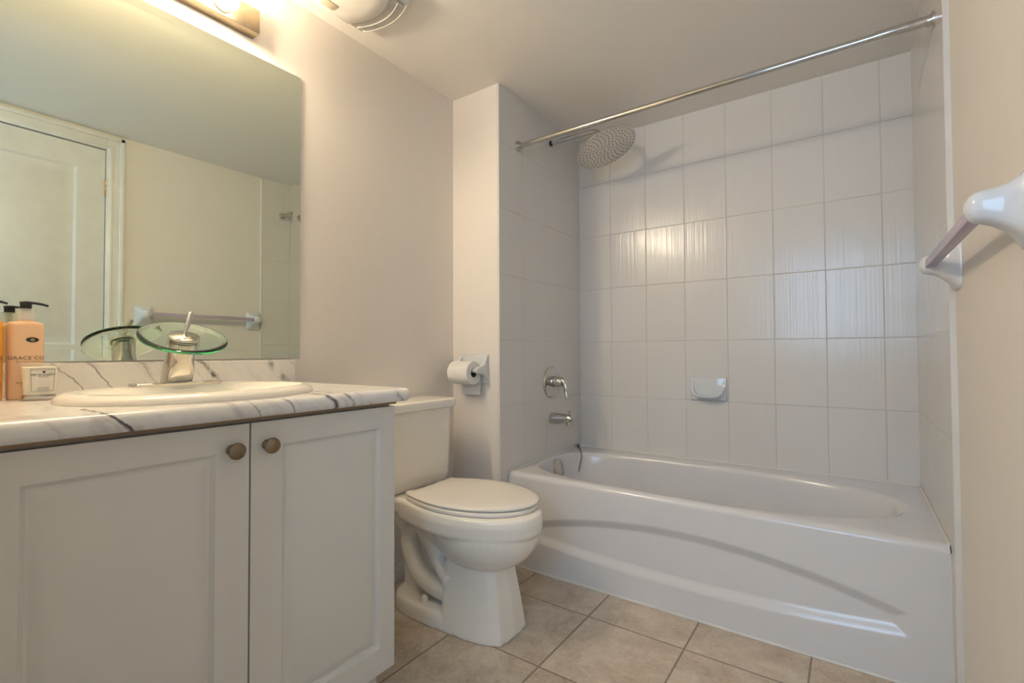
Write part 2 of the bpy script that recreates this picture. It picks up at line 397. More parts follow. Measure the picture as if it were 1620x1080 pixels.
# deck and basin
NA = 320
CX, CY = 1.045, .43
def basin(s, dz):
    out = []
    for i in range(NA):
        t = 2*PI*i/NA; c, sn = math.cos(t), math.sin(t); n = 3.4 if c < 0 else 2.4
        x, y = sup(t, (.752-s) if c < 0 else (.687-s*1.9), (.322 if sn < 0 else .288)-s*.9, n)
        out.append((CX+x, CY+y, dz))
    return out
outer = []; ox = (X1+.002, X2-.002); oy = (.088, D-.002)
for p in basin(0, ZT):
    dx, dy = p[0]-CX, p[1]-CY
    q = min(((ox[1] if dx > 0 else ox[0])-CX)/dx if abs(dx) > 1e-6 else 9e9, ((oy[1] if dy > 0 else oy[0])-CY)/dy if abs(dy) > 1e-6 else 9e9)
    outer.append((CX+dx*q, CY+dy*q, ZT))
for cx in ox:
    for cy in oy:
        k = min(range(NA), key=lambda i: (outer[i][0]-cx)**2+(outer[i][1]-cy)**2); outer[k] = (cx, cy, ZT)
rings = [outer]+[basin(s, z) for s, z in ((-.006, ZT), (-.001, ZT-.0012), (.004, ZT-.005), (.009, ZT-.013), (.014, ZT-.03), (.022, ZT-.09), (.040, ZT-.19), (.06, ZT-.27), (.08, ZT-.305), (.11, ZT-.325), (.16, ZT-.333), (.22, ZT-.336))]
loft(bm, rings, True, False, True)
ob('tub_shell', bm, MT['tub'], tub, 50)
ovx, ovy = .312, .462
bm = NB()                                          # overflow plate: arched chrome cover
pr = [(-.042, -.045), (.042, -.045)]+[(.042*math.cos(a*PI/12), .002+.042*math.sin(a*PI/12)) for a in range(0, 13)]
def ovr(s, d): return [(ovx+d+(-v)*.12, ovy+u*s, .362+v*s) for u, v in pr]
loft(bm, [ovr(1, -.012), ovr(1, .008), ovr(.85, .014), ovr(.4, .017)])
ob('overflow_plate', bm, MT['satin'], tub, 40)
bm = NB(); lathe(bm, [(0, 0), (.006, 0), (.006, .002), (.0025, .0028), (0, .0028)], (.372, .0585, .052), (0, -1, 0), 16)
ob('screw_head', bm, MT['rust'], tub)
bm = NB(); lathe(bm, [(.036, 0), (.036, .004), (.028, .006), (0, .006)], (.56, CY, ZT-.336), seg=28); ob('drain', bm, MT['chrome'], tub)

# plug wire hanging from a rusty hole in the tub corner
bm = NB()
tube(bm, smooth_path([(.2815, .762, .436), (.284, .755, .428), (.292, .742, .4215), (.335, .68, .4205), (.366, .625, .4195), (.382, .603, .400), (.374, .600, .356), (.366, .600, .318)], 7), .0022, 8)
tube(bm, smooth_path([(.281, .745, .422), (.287, .752, .430), (.292, .744, .421), (.283, .74, .423)], 5), .0036, 8)
tag(ob('plug_wire', bm, MT['rust']), 'thin rusty wire hanging into the bathtub corner below the spout', 'wire')

# ------------------------------------------------------------------ shower fittings
rod = thing('shower_rod', 'chrome shower curtain rod spanning the tub alcove', 'rod', (1.04, .15, 1.961))
bm = NB(); tube(bm, [(X1+.004, .155, 1.960), (1.70, .147, 1.962)], .0125, 20); ob('rod_tube', bm, MT['chrome'], rod)
bm = NB(); tube(bm, [(1.66, .147, 1.962), (X2-.004, .146, 1.962)], .0148, 20); ob('rod_sleeve', bm, MT['chrome'], rod)
for x, d in ((X1, 1), (X2, -1)):
    bm = NB(); lathe(bm, [(0, 0), (.024, 0), (.0245, .004), (.023, .007), (.017, .009), (.0165, .018), (.0, .018)], (x, .155 if d > 0 else .146, 1.961), (d, 0, 0), 28)
    ob('flange', bm, MT['satin'], rod)

sh = thing('rain_shower', 'round overhead rain shower head on a straight chrome arm', 'shower head', (X1, .465, 2.085))
hc = Vector((.6023, .465, 1.977)); hn = Vector((math.sin(.3959), -.0127, -math.cos(.3959))).normalized()
arm_end = hc-hn*.045
bm = NB(); tube(bm, [(X1+.001, .465, 2.083)]+smooth_path([(.30, .465, 2.083), (.46, .465, 2.083), (.53, .465, 2.081), (.562, .465, 2.066), tuple(arm_end)], 6), .0115, 18)
ob('arm', bm, MT['chrome'], sh)
bm = NB(); lathe(bm, [(.0, 0), (.0145, 0), (.0145, .012), (.0, .012)], (X1+.001, .465, 2.083), (1, 0, 0), 24); ob('arm_gasket', bm, MT['black'], sh)
bm = NB(); lathe(bm, [(.013, -.05), (.017, -.046), (.019, -.03), (.03, -.02), (.0, -.018)], hc, hn, 28); ob('swivel', bm, MT['chrome'], sh)
R = .1525
bm = NB(); lathe(bm, [(.0, -.024), (.035, -.022), (R*.8, -.012), (R-.004, -.008), (R, -.004), (R, 0), (R-.003, .001), (.0, .001)], hc, hn, 64)
hd = ob('disc', bm, MT['steel'], sh)
ax, ha, hb = frame_of(hn)
bm = NB()
for ring in range(1, 9):
    n = [0, 6, 12, 18, 22, 26, 30, 34, 38][ring]
    for k in range(n):
        t = 2*PI*k/n+ring*.13; p = hc+hn*.001+(ha*math.cos(t)+hb*math.sin(t))*(R*.93*ring/8)
        lathe(bm, [(.0028, 0), (.0024, .0016), (0, .0017)], p, hn, 7)
o = ob('nozzles', bm, MT['nozzle'], hd); o['kind'] = 'stuff'

vy, vz = .457, .806
va = thing('shower_valve', 'round chrome shower valve plate with lever handle above the spout', 'valve', (X1, vy, vz))
bm = NB(); lathe(bm, [(.0, 0), (.083, 0), (.083, .005), (.079, .010), (.06, .0135), (.035, .015), (.0, .015)], (X1, vy, vz), (1, 0, 0), 48); ob('escutcheon', bm, MT['chrome'], va)
bm = NB(); lathe(bm, [(.0, .0), (.029, .0), (.028, .03), (.026, .05), (.02, .058), (0, .06)], (X1+.014, vy, vz+.004), (1, 0, 0), 32); ob('hub', bm, MT['chrome'], va)
bm = NB()
hp = smooth_path([(X1+.052, vy, vz+.012), (X1+.078, vy-.002, vz+.006), (X1+.092, vy-.006, vz-.02), (X1+.096, vy-.01, vz-.05), (X1+.106, vy-.014, vz-.078)], 6)
tube(bm, hp, [.020-.011*min(1, i/(len(hp)-1)*1.1) for i in range(len(hp))], 16); ob('lever', bm, MT['chrome'], va)
sz, sy = .617, .462
sp = thing('tub_spout', 'chrome tub spout with diverter knob below the shower valve', 'spout', (X1, sy, sz))
bm = NB()
rings = []
for x, r, dz in ((0, .030, 0), (.004, .031, 0), (.03, .0305, .0), (.05, .028, .001), (.09, .024, .003), (.115, .0225, .003), (.125, .019, .002), (.13, .012, 0)):
    rings.append([(X1+x, sy+r*math.cos(t), sz+dz+r*math.sin(t)) for t in (2*PI*k/28 for k in range(28))])
loft(bm, rings)
rings = [[(X1+.105+w*math.cos(t), sy+w*math.sin(t), z) for t in (2*PI*k/24 for k in range(24))] for w, z in ((.019, sz), (.019, sz-.03), (.017, sz-.031), (.0165, sz-.02))]
loft(bm, rings); ob('spout_body', bm, MT['chrome'], sp, 40)
bm = NB(); lathe(bm, [(.0045, 0), (.0045, .014), (.009, .017), (.009, .02), (.005, .023), (0, .023)], (X1+.108, sy, sz+.022), seg=18); ob('diverter_knob', bm, MT['chrome'], sp)

# soap dish on the back tiles
sd = thing('soap_dish', 'white ceramic soap dish on the back tiled wall', 'soap dish', (.994, D, .78))
bm = NB(); sx0, sx1 = .909, 1.079
box(bm, sx0, sx1, D-.012, D, .722, .834, .003)
ob('back_plate', bm, MT['white_china'], sd, 40)
bm = NB()                                          # tray with a raised lip and curved cheeks
prof = [(sx0+.004, .825, .012), (sx0+.006, .79, .02), (sx0+.012, .765, .036), (sx0+.03, .747, .05), (.96, .742, .058), (.994, .741, .06), (1.028, .742, .058), (sx1-.03, .747, .05), (sx1-.012, .765, .036), (sx1-.006, .79, .02), (sx1-.004, .825, .012)]
A = smooth_path([(x, D-d, z) for x, z, d in prof], 5); cen = Vector((.994, D-.006, .80))
inner = [p+(cen-p).normalized()*.010 for p in A]
under = [Vector((p.x, D-.004, max(.726, p.z-.016))) for p in A]; lipb = [Vector((p.x+(cen.x-p.x)*.03, p.y+.004, p.z-.007)) for p in A]; deep = [Vector((cen.x+(p.x-cen.x)*.86, D-.010, max(.748, p.z))) for p in A]
loft(bm, [under, lipb, A, inner, deep], False); ob('tray', bm, MT['white_china'], sd, 60)

# ------------------------------------------------------------------ towel bar on the right wall
tb = thing('towel_bar', 'ceramic towel bar with square lilac plastic rod on the right wall', 'towel bar', (XW, -.37, 1.184))
for y in (-.055, -.690):
    bm = NB(); rings = []
    for d, hy, hz, n, dz in ((0, .047, .062, 9, 0), (.006, .0465, .0615, 8, 0), (.010, .043, .057, 6, 0), (.018, .037, .046, 4.5, .001), (.03, .0305, .036, 3.5, .003), (.045, .027, .029, 3, .006), (.058, .0255, .026, 2.7, .008), (.068, .023, .0235, 2.5, .008), (.074, .018, .0185, 2.3, .008), (.0785, .010, .010, 2, .008), (.080, .002, .002, 2, .008)):
        rings.append([(XW-d, y+q[0], 1.188+dz+q[1]) for q in (sup(2*PI*k/48, hy, hz, n) for k in range(48))])
    loft(bm, rings); ob('post', bm, MT['white_china'], tb, 50)
bm = NB(); box(bm, XW-.068, XW-.047, -.674, -.064, 1.186, 1.207, .0015); ob('bar', bm, MT['acrylic'], tb, 30, 'translucent lilac plastic square bar')

# ------------------------------------------------------------------ toilet roll and holder
th = thing('toilet_paper_holder', 'white ceramic toilet paper holder on the narrow return wall', 'holder', (.135, 0, .89))
bm = NB(); box(bm, .052, .217, -.012, 0, .826, .957, .004); ob('back_plate', bm, MT['white_china'], th, 40)
def cheek(x0, x1):
    q = [(-.008, .955), (-.016, .94), (-.024, .922), (-.036, .910), (-.055, .903), (-.078, .900), (-.088, .893), (-.090, .882), (-.084, .872), (-.06, .868), (-.036, .864), (-.024, .855), (-.016, .838), (-.008, .828)]
    bm = NB(); ins = lambda s, x: [(x, y+(-.045-y)*s, z+(.885-z)*s) for y, z in q]
    loft(bm, [ins(.12, x0), ins(0, x0+.004), ins(0, x1-.004), ins(.12, x1)]); return bm
for x0, x1 in ((.050, .066), (.203, .219)): ob('bracket', cheek(x0, x1), MT['white_china'], th, 50)
bm = NB(); tube(bm, [(.06, -.075, .884), (.208, -.075, .884)], .009, 16); ob('spindle', bm, MT['white_china'], th)
rl = thing('toilet_roll', 'white toilet paper roll with a loose hanging sheet', 'toilet paper', (.134, -.075, .830))
bm = NB(); lathe(bm, [(.0205, 0), (.052, 0), (.0525, .003), (.0525, .112), (.052, .115), (.0205, .115), (.0205, 0)], (.076, -.075, .8735), (1, 0, 0), 48, False, False); ob('paper', bm, MT['paper'], rl, 40)
bm = NB(); lathe(bm, [(.0206, .001), (.0206, .114), (.0195, .114), (.0195, .001), (.0206, .001)], (.076, -.075, .8735), (1, 0, 0), 32, False, False); ob('core', bm, MT['card'], rl)
bm = NB(); path = [(-.023, .8735), (-.0222, .858), (-.024, .835), (-.026, .81), (-.029, .785), (-.031, .772)]
loft(bm, [[(x, y+.001*math.sin(x*40), z) for x in (.078, .11, .15, .19)] for y, z in path]+[[(x, y-.0008+.001*math.sin(x*40), z) for x in (.078, .11, .15, .19)] for y, z in path[::-1]], False)
ob('loose_sheet', bm, MT['paper'], rl, 60)

# ------------------------------------------------------------------ toilet
TY = -.395
to = thing('toilet', 'bone coloured two-piece toilet between the vanity and bathtub', 'toilet', (.38, TY, 0))
def egg(x0, x1, wb, wm, sm, N=28, yc=TY):
    up = []
    for i in range(N+1):
        s = 1-math.cos(PI/2*i/N) if False else (i/N)
        s = .5-.5*math.cos(PI*s)
        w = wb+(wm-wb)*math.sin(PI/2*min(1, s/sm)) if s < sm else wm*math.sqrt(max(0, 1-((s-sm)/(1-sm))**2))
        up.append((x0+(x1-x0)*s, w))
    return [(x, yc-w) for x, w in up]+[(x, yc+w) for x, w in up[::-1][1:]]
bm = NB()
def eggring(x0, x1, wb, wm, sm, z): return [(x, y, z) for x, y in egg(x0, x1, wb, wm, sm)]
# rim band and the plate that carries the tank
loft(bm, [eggring(.21, .716, .13, .172, .45, .352), eggring(.205, .724, .135, .179, .45, .362), eggring(.205, .728, .135, .182, .45, .40), eggring(.208, .724, .135, .178, .45, .421), eggring(.215, .714, .13, .168, .45, .4275)])
loft(bm, [[(x, TY+y, z) for x, y in ((.03, -.12+i), (.03, .12-i), (.34, .155-i), (.34, -.155+i))] for z, i in ((.365, .02), (.372, .005), (.415, 0), (.4265, .008))])
# bowl
rings = []
for k in range(0, 15):
    a = PI/2*k/14; s = math.cos(a)**.75 if k < 14 else 0.02; z = .36-.142*math.sin(a)
    rings.append([(.50+(.212 if math.cos(t) > 0 else .20)*s*math.cos(t), TY+.166*s*math.sin(t), z) for t in (2*PI*i/48 for i in range(48))])
loft(bm, rings)
# pedestal with a flat front facet
def ped(z, xf, hwf, xs_, hws, xb):
    bz = [((1-t)**2*(xb+.02)+2*t*(1-t)*(xs_+.03)+t*t*xf, (1-t)**2*hws+2*t*(1-t)*hws*1.03+t*t*hwf) for t in (0, .2, .4, .6, .8, 1)]
    return [(xb, TY-hws*.97, z)]+[(x, TY-w, z) for x, w in bz]+[(xf+.006, TY, z)]+[(x, TY+w, z) for x, w in bz[::-1]]+[(xb, TY+hws*.97, z)]
loft(bm, [ped(.0, .630, .074, .53, .118, .395), ped(.012, .629, .074, .53, .118, .395), ped(.12, .612, .066, .52, .108, .395), ped(.22, .592, .058, .51, .100, .395), ped(.30, .575, .05, .50, .092, .42)])
# rear foot
rings = []
for z, s in ((0, 1), (.035, .985), (.05, .95), (.056, .88)):
    rings.append([(.285+(.19 if math.cos(t) < 0 else .27)*s*sup(t, 1, 1, 2.4)[0], TY+.125*s*sup(t, 1, 1, 2.6)[1], z) for t in (2*PI*i/48 for i in range(48))])
loft(bm, rings)
box(bm, .12, .45, TY-.03, TY+.03, .04, .38)
for sgn in (-1, 1):
    y = TY+sgn*.052
    P = smooth_path([(.42, y*1, .255), (.33, y, .295), (.255, y, .318), (.195, y, .30), (.175, y, .25), (.20, y, .185), (.245, y, .13), (.32, y, .105), (.43, y, .10)], 6)
    tube(bm, P, .036, 16)
    tube(bm, smooth_path([(.24, y, .315), (.30, y+sgn*.01, .262), (.36, y+sgn*.02, .205), (.42, y+sgn*.03, .16)], 5), [.03]*15+[.036], 16)
    tube(bm, [(.10, y+sgn*.02, .40), (.14, y+sgn*.01, .35), (.175, y, .29)], [.05, .045, .036], 16)
bw = ob('bowl', bm, MT['china'], to, 0)
rm = bw.modifiers.new('join', 'REMESH'); rm.mode = 'VOXEL'; rm.voxel_size = .0042; rm.use_smooth_shade = True
sm = bw.modifiers.new('soften', 'SMOOTH'); sm.factor = .5; sm.iterations = 7
for sgn in (-1, 1):
    bm = NB(); lathe(bm, [(.0155, 0), (.0155, .012), (.013, .02), (.008, .026), (0, .028)], (.286, TY+sgn*.082, .052), seg=24); ob('bolt_cap', bm, MT['seat'], to)
# seat ring, lid, hinge
def lidring(z, s, x0=.232, x1=.697, rot=.075, tilt=0.0):
    out = []
    for x, y in egg(x0+s, x1-s, .128-s, .178-s, .43):
        dx, dy = x-.24, y-TY; out.append((.24+dx*math.cos(rot)-dy*math.sin(rot), TY+dx*math.sin(rot)+dy*math.cos(rot), z+tilt*dx))
    return out
bm = NB(); loft(bm, [lidring(.4285, .004, rot=.05), lidring(.430, .0, rot=.05), lidring(.438, .0, rot=.05), lidring(.441, .004, rot=.05)]); ob('seat', bm, MT['seat'], to, 40)
bm = NB(); loft(bm, [lidring(.4425, .004, tilt=.007), lidring(.4435, .001, tilt=.007), lidring(.449, .0, tilt=.007), lidring(.4535, .005, tilt=.007), lidring(.456, .02, tilt=.007), lidring(.4575, .06, tilt=.007), lidring(.458, .11, tilt=.007)]); ob('lid', bm, MT['seat'], to, 40)
for sgn in (-1, 1):
    bm = NB(); box(bm, .205, .245, TY+sgn*.08-.022, TY+sgn*.08+.022, .427, .447, .006); ob('hinge', bm, MT['seat'], to, 40)
def rr_ring(x0, x1, hw, r, z): return [((x0+x1)/2+a, TY+b, z) for a, b in rrect((x1-x0)/2, hw, r)]
bm = NB(); loft(bm, [rr_ring(.03, .165, .165, .03, .428), rr_ring(.022, .176, .175, .03, .44), rr_ring(.02, .182, .180, .03, .47), rr_ring(.018, .186, .187, .03, .738)]); ob('tank', bm, MT['china'], to, 40)
bm = NB(); loft(bm, [rr_ring(.012, .196, .194, .025, .736), rr_ring(.008, .202, .2, .025, .741), rr_ring(.008, .203, .201, .025, .764), rr_ring(.010, .201, .199, .025, .770), rr_ring(.016, .194, .193, .022, .7735), rr_ring(.03, .18, .178, .02, .7745)]); ob('tank_lid', bm, MT['china'], to, 40)

# ------------------------------------------------------------------ vanity
CYR, CYL = -.84, -1.70
va = thing('vanity_cabinet', 'white vanity cabinet with two panelled doors and brass knobs', 'cabinet', (.26, -1.27, 0))
bm = NB(); box(bm, .003, .516, CYR-.016, CYR, .10, .825); box(bm, .003, .516, CYL+.001, CYL+.017, .10, .825); box(bm, .003, .516, CYL+.017, CYR-.016, .10, .116)
box(bm, .003, .009, CYL+.017, CYR-.016, .116, .825); box(bm, .500, .516, CYL+.017, CYR-.016, .80, .825); box(bm, .500, .516, -1.262, -1.208, .116, .80)
ob('carcass', bm, MT['cab'], va, 0)
bm = NB(); box(bm, .004, .462, CYL+.001, CYR, 0, .1); ob('toe_kick', bm, MT['cab'], va, 0)
GAP = -1.2345
for y0, y1, ky, p in ((GAP+.002, CYR, -1.199, (-1.163, -.888)), (-1.632, GAP-.002, -1.272, (-1.581, -1.302))):
    bm = NB(); panel_door(bm, lambda u, v, d: (.537-d, u, v), y0, y1, .108, .8185, [p+(.176, .764)], [(.008, .009), (.013, .0095), (.031, .002), (.035, .001)], None, .019)
    bmesh.ops.bevel(bm, geom=[e for e in bm.edges if len(e.link_faces) == 2 and e.calc_face_angle(0) > 1.2 and all(abs(v.co.x-.537) < 1e-4 for v in e.verts)], offset=.003, segments=3, affect='EDGES')
    dd = ob('door', bm, MT['cab'], va, 25)
    bm = NB(); lathe(bm, [(.0, 0), (.011, 0), (.0105, .003), (.0075, .006), (.007, .013), (.010, .017), (.0155, .020), (.0172, .0235), (.0165, .027), (.012, .0305), (.005, .0325), (0, .033)], (.5368, ky, .768), (1, 0, 0), 32); ob('knob', bm, MT['brass'], dd)
bm = NB(); box(bm, .5, .535, CYL, -1.635, .108, .8185, .002); ob('filler_panel', bm, MT['cab'], va, 30)

# countertop with the oval cut-out for the sink and a rounded front edge
SX, SY, SA, SB = .318, -1.243, .218, .258
ZC = .868
CT = thing('countertop', 'white marble-look countertop with dark veins on the vanity', 'countertop', (.29, -1.26, .832))
bm = NB(); n = 96; cy0, cy1 = -1.705, -.82; nose = .559
def orect(z):
    out = []
    for i in range(n):
        t = 2*PI*i/n; dx, dy = SA*.93*math.cos(t), SB*.95*math.sin(t)
        q = min(((nose-SX) if dx > 0 else (.0-SX))/dx if abs(dx) > 1e-6 else 9e9, ((cy1-SY) if dy > 0 else (cy0-SY))/dy if abs(dy) > 1e-6 else 9e9)
        out.append((SX+dx*q, SY+dy*q, z))
    # pull nearest points to the corners
    for cx, cy in ((0, cy0), (0, cy1), (nose, cy0), (nose, cy1)):
        k = min(range(n), key=lambda i: (out[i][0]-cx)**2+(out[i][1]-cy)**2); out[k] = (cx, cy, z)
    return out
def hole(z): return [(SX+SA*.93*math.cos(2*PI*i/n), SY+SB*.95*math.sin(2*PI*i/n), z) for i in range(n)]
rings = [orect(ZC), hole(ZC), hole(ZC-.036), orect(ZC-.036)]
loft(bm, rings, True, False, False)
arc = [(nose, ZC)]+[(nose+.017*math.sin(a), ZC-.018+.018*math.cos(a)) for a in (PI*k/14 for k in range(1, 14))]+[(nose, ZC-.036)]
loft(bm, [[(x, y, z) for x, z in arc] for y in (cy0, cy1-.012, cy1-.004, cy1-.0)], False)
e = [bm.verts.new((x, cy1, z)) for x, z in [(0, ZC)]+arc+[(0, ZC-.036)]]; bm.faces.new(e)
bmesh.ops.remove_doubles(bm, verts=bm.verts[:], dist=.00005)
ob('slab', bm, MT['marble'], CT, 50)
bm = NB(); box(bm, .497, .545, cy0, CYR, ZC-.0425, ZC-.0362); ob('underside_board', bm, MT['board'], CT, 0, 'brown board edge under the countertop')
bm = NB(); box(bm, 0, .02, cy0, -.823, ZC-.001, .945)
bmesh.ops.bevel(bm, geom=[e for e in bm.edges if all(v.co.z > .94 for v in e.verts) or all(v.co.y > -.83 and v.co.x > .01 for v in e.verts)], offset=.006, segments=4, affect='EDGES')
ob('backsplash', bm, MT['marble'], CT, 40)

# sink
sk = thing('sink', 'white oval drop-in sink set into the marble countertop', 'sink', (SX, SY, ZC))
bm = NB(); rings = []
for s, z, sh_, sx_ in ((.99, ZC-.002, 0, 1), (1.0, ZC+.002, 0, 1), (.995, ZC+.008, 0, 1), (.975, ZC+.0125, 0, 1), (.95, ZC+.0165, 0, 1), (.92, ZC+.019, 0, 1), (.885, ZC+.0200, .012, .93), (.865, ZC+.0198, .0435, .765), (.855, ZC+.0190, .0455, .755), (.825, ZC+.0065, .061, .665), (.815, ZC+.002, .063, .655), (.80, ZC-.008, .064, .655), (.77, ZC-.03, .063, .66), (.68, ZC-.09, .055, .70), (.5, ZC-.13, .04, .78), (.25, ZC-.147, .015, .9), (.09, ZC-.15, .01, 1)):
    rings.append([(SX+sh_+SA*s*sx_*math.cos(t), SY+SB*s*math.sin(t), z) for t in (2*PI*i/96 for i in range(96))])
loft(bm, rings, True, False, True); ob('basin', bm, MT['china'], sk, 60)
bm = NB(); lathe(bm, [(.024, 0), (.022, .003), (0, .003)], (SX+.01, SY, ZC-.15), seg=24); ob('drain', bm, MT['chrome'], sk)
FX, FY, FZ = .192, -1.2455, ZC+.0195
bm = text_bm('CONTRAC', .0088, lambda u, v: (.2425-v*.947, -1.247+u, ZC+.0138+v*.30), 1.2)
ob('lettering', bm, MT['ink'], sk, 0, 'tiny dark maker lettering on the rim')

# waterfall faucet
fa = thing('faucet', 'chrome waterfall faucet with green-edged glass disc on the sink', 'faucet', (FX, FY, FZ))
bm = NB(); rings = [[(FX+a, FY+b, z) for a, b in rrect(.028-i, .094-i, .008-i*.5)] for z, i in ((FZ, .0), (FZ+.006, 0), (FZ+.008, .002))]
loft(bm, rings); ob('base_plate', bm, MT['chrome'], fa, 40)
gc = Vector((.220, -1.2413, 1.0035)); gn = Vector((math.sin(.4322), -.035, math.cos(.4322))).normalized()
bm = NB(); rings = []                              # leaning body: square foot turning into a round neck
for k in range(11):
    s = k/10; c = Vector((FX-.006, FY+.001, FZ+.008)).lerp(gc-gn*.013, s); nrm = Vector((0, 0, 1)).lerp(gn, min(1, s*1.4)).normalized()
    a = Vector((0, 1, 0)); a = (a-nrm*a.dot(nrm)).normalized(); b = nrm.cross(a); ne = 7-5*min(1, s*1.5)
    rr = .0285
    rings.append([c+a*q[0]+b*q[1] for q in (sup(2*PI*i/48, rr*1.03, rr*(.92+.08*s), ne) for i in range(48))])
loft(bm, rings); ob('body', bm, MT['chrome'], fa, 40)
GR = .0950
bm = NB(); lathe(bm, [(.027, -.0105), (.05, -.0085), (.078, -.0045), (GR-.003, -.0012), (GR-.0008, -.0002), (GR, .0015), (GR, .0045), (GR-.0008, .0062), (GR-.003, .0068), (.078, .0035), (.05, -.0005), (.027, -.0025), (.027, -.0105)], gc, gn, 96, False, False)
bmesh.ops.remove_doubles(bm, verts=bm.verts[:], dist=1e-6); ob('glass_disc', bm, MT['glass'], fa, 40, 'clear dished glass disc with green edge')
bm = NB(); lathe(bm, [(0, -.004), (.031, -.004), (.031, -.001), (.0285, -.0005), (.0285, .002), (.034, .003), (.034, .0065), (.032, .009), (.02, .0125), (.0, .0145)], gc, gn, 48); ob('cap', bm, MT['chrome'], fa, 35)
bm = NB(); lathe(bm, [(.0287, -.0006), (.0287, .0022), (.0282, .0022), (.0282, -.0006), (.0287, -.0006)], gc, gn, 40, False, False); ob('gasket', bm, MT['black'], fa)
lv = gc+gn*.012; tip = Vector((.214, -1.222, 1.071))
bm = NB(); tube(bm, [lv, lv.lerp(tip, .25), lv.lerp(tip, .4), lv.lerp(tip, .93), lv.lerp(tip, .98), tip], [.0042, .0045, .006, .0072, .006, .002], 16); ob('lever', bm, MT['chrome'], fa)

# pump bottles and candle at the left end of the counter
def pump_bottle(name, label, c, yaw, hw, hd, h, body, words, flip=1):
    t = thing(name, label, 'bottle', (c[0], c[1], ZC), 'pump bottles on the counter')
    ca, sa = math.cos(yaw), math.sin(yaw)
    def put(u, d, z): return (c[0]+ca*d-sa*u, c[1]+sa*d+ca*u, ZC+z)     # d: outward from the label face, u: along it
    def ring(s, z): return [put(q[0], q[1], z) for q in (sup(2*PI*i/56, hw*s, hd*s, 3.2) for i in range(56))]
    bm = NB(); loft(bm, [ring(.9, 0), ring(.98, .002), ring(1, .008), ring(1, h-.008), ring(.97, h-.002), ring(.88, h+.001), ring(.5, h+.003), ring(.42, h+.006)]); b = ob('body', bm, body, t, 40)
    bm = NB(); cc = put(0, 0, h+.005); lathe(bm, [(.0155, 0), (.0165, .001), (.0165, .024), (.0155, .026), (.0, .026)], cc, seg=28); ob('clear_collar', bm, MT['clear'], t, 40)
    bm = NB(); lathe(bm, [(.006, 0), (.006, .02), (.004, .022)], put(0, 0, h+.006), seg=14); ob('pump_stem', bm, MT['label'], t)
    bm = NB(); lathe(bm, [(.0, .0), (.0095, 0), (.0098, .014), (.0095, .0155), (0, .016)], put(0, 0, h+.029), seg=24)
    P = [put(flip*u, 0, h+z) for u, z in ((-.010, .0435), (0, .0455), (.012, .0450), (.025, .0430), (.036, .0395))]
    tube(bm, smooth_path(P, 4), [.0035]*8+[.0033]*5+[.0028]*4, 10); ob('pump_head', bm, MT['black'], t, 40)
    def face(u, v, z0):
        u = u+.006; uu = max(-hw*.999, min(hw*.999, u)); d = hd*(1-abs(uu/hw)**3.2)**(1/3.2)
        return put(uu, d+.0004, z0+v)
    for s, size, z0, m, sp_ in words:
        bm = text_bm(s, size, lambda u, v: face(u, v*1.0, z0), sp_); ob('lettering', bm, m, b, 0, 'printed lettering')
    bm = NB()
    for k, (ru, rv, dd, mm) in enumerate(((.0098, .0058, .0003, 0), (.0034, .0034, .0008, 1))):
        vs = [bm.verts.new(Vector(face(.003+ru*math.cos(2*PI*i/28)*(1+.08*math.cos(4*PI*i/28)), rv*math.sin(2*PI*i/28), h*.775))+Vector((ca, sa, 0))*dd) for i in range(28)]
        f = bm.faces.new(vs); f.material_index = mm
    ob('emblem', bm, [MT['logo'], MT['logo_gold']], b, 0, 'dark oval emblem')
    return t
yaw0 = math.radians(-4)
WORDS = [('GRACE COLE', .0108, .090, MT['ink'], 1.08), ('BOUTIQUE ENGLAND', .0036, .0825, MT['ink'], 1.3), ('PEACH & PEAR', .006, .036, MT['ink'], 1.1), ('HAND LOTION', .004, .031, MT['ink'], 1.1)]
pump_bottle('pump_bottle', 'peach lotion pump bottle behind the cream candle', (.088, -1.501), yaw0, .0298, .021, .168, MT['peach'], WORDS)
pump_bottle('pump_bottle', 'clear orange hand wash pump bottle cut off by the left edge', (.098, -1.567), yaw0, .0298, .021, .168, MT['orange'], WORDS)
cx_, cy_ = .142, -1.4875
cd = thing('candle_jar', 'cream candle in a glass jar with a square paper label', 'candle', (cx_, cy_, ZC))
bm = NB(); lathe(bm, [(.0, .0), (.025, 0), (.0275, .003), (.0275, .008), (.026, .011), (0, .011)], (cx_, cy_, ZC), seg=40); ob('base', bm, MT['satin'], cd, 40, 'thick shiny base')
bm = NB(); lathe(bm, [(.0, .0118), (.0245, .0118), (.0275, .070), (.0265, .071), (0, .070)], (cx_, cy_, ZC), seg=40); ob('wax', bm, MT['wax'], cd, 40)
bm = NB(); lathe(bm, [(.0262, .011), (.0320, .0805), (.0305, .0808), (.0278, .071)], (cx_, cy_, ZC), seg=48, cap0=False, cap1=False); ob('glass', bm, MT['jar'], cd, 40)
la = math.radians(2)
def jar(u, v, e=.0):
    r = .0267+(v-.011)*.0835+e; t = la+u/.0295; return (cx_+r*math.cos(t), cy_+r*math.sin(t), ZC+v)
bm = NB(); loft(bm, [[jar(u*.0205, v, .0006) for u in (-1, -.75, -.5, -.25, 0, .25, .5, .75, 1)] for v in (.0175, .035, .05, .0665)], False)
lb = ob('paper_label', bm, MT['label'], cd, 60)
bm = NB()
for k in range(2):
    v = (.0192, .0648)[k]; loft(bm, [[jar(u*.0192, v+d, .0010) for u in (-1, -.5, 0, .5, 1)] for d in (0, .0005)], False)
    u = (-.0192, .0192)[k]; loft(bm, [[jar(u+d, v, .0010) for v in (.0192, .03, .045, .0648)] for d in (0, .0005)], False)
ob('label_border', bm, MT['ink'], lb, 0)
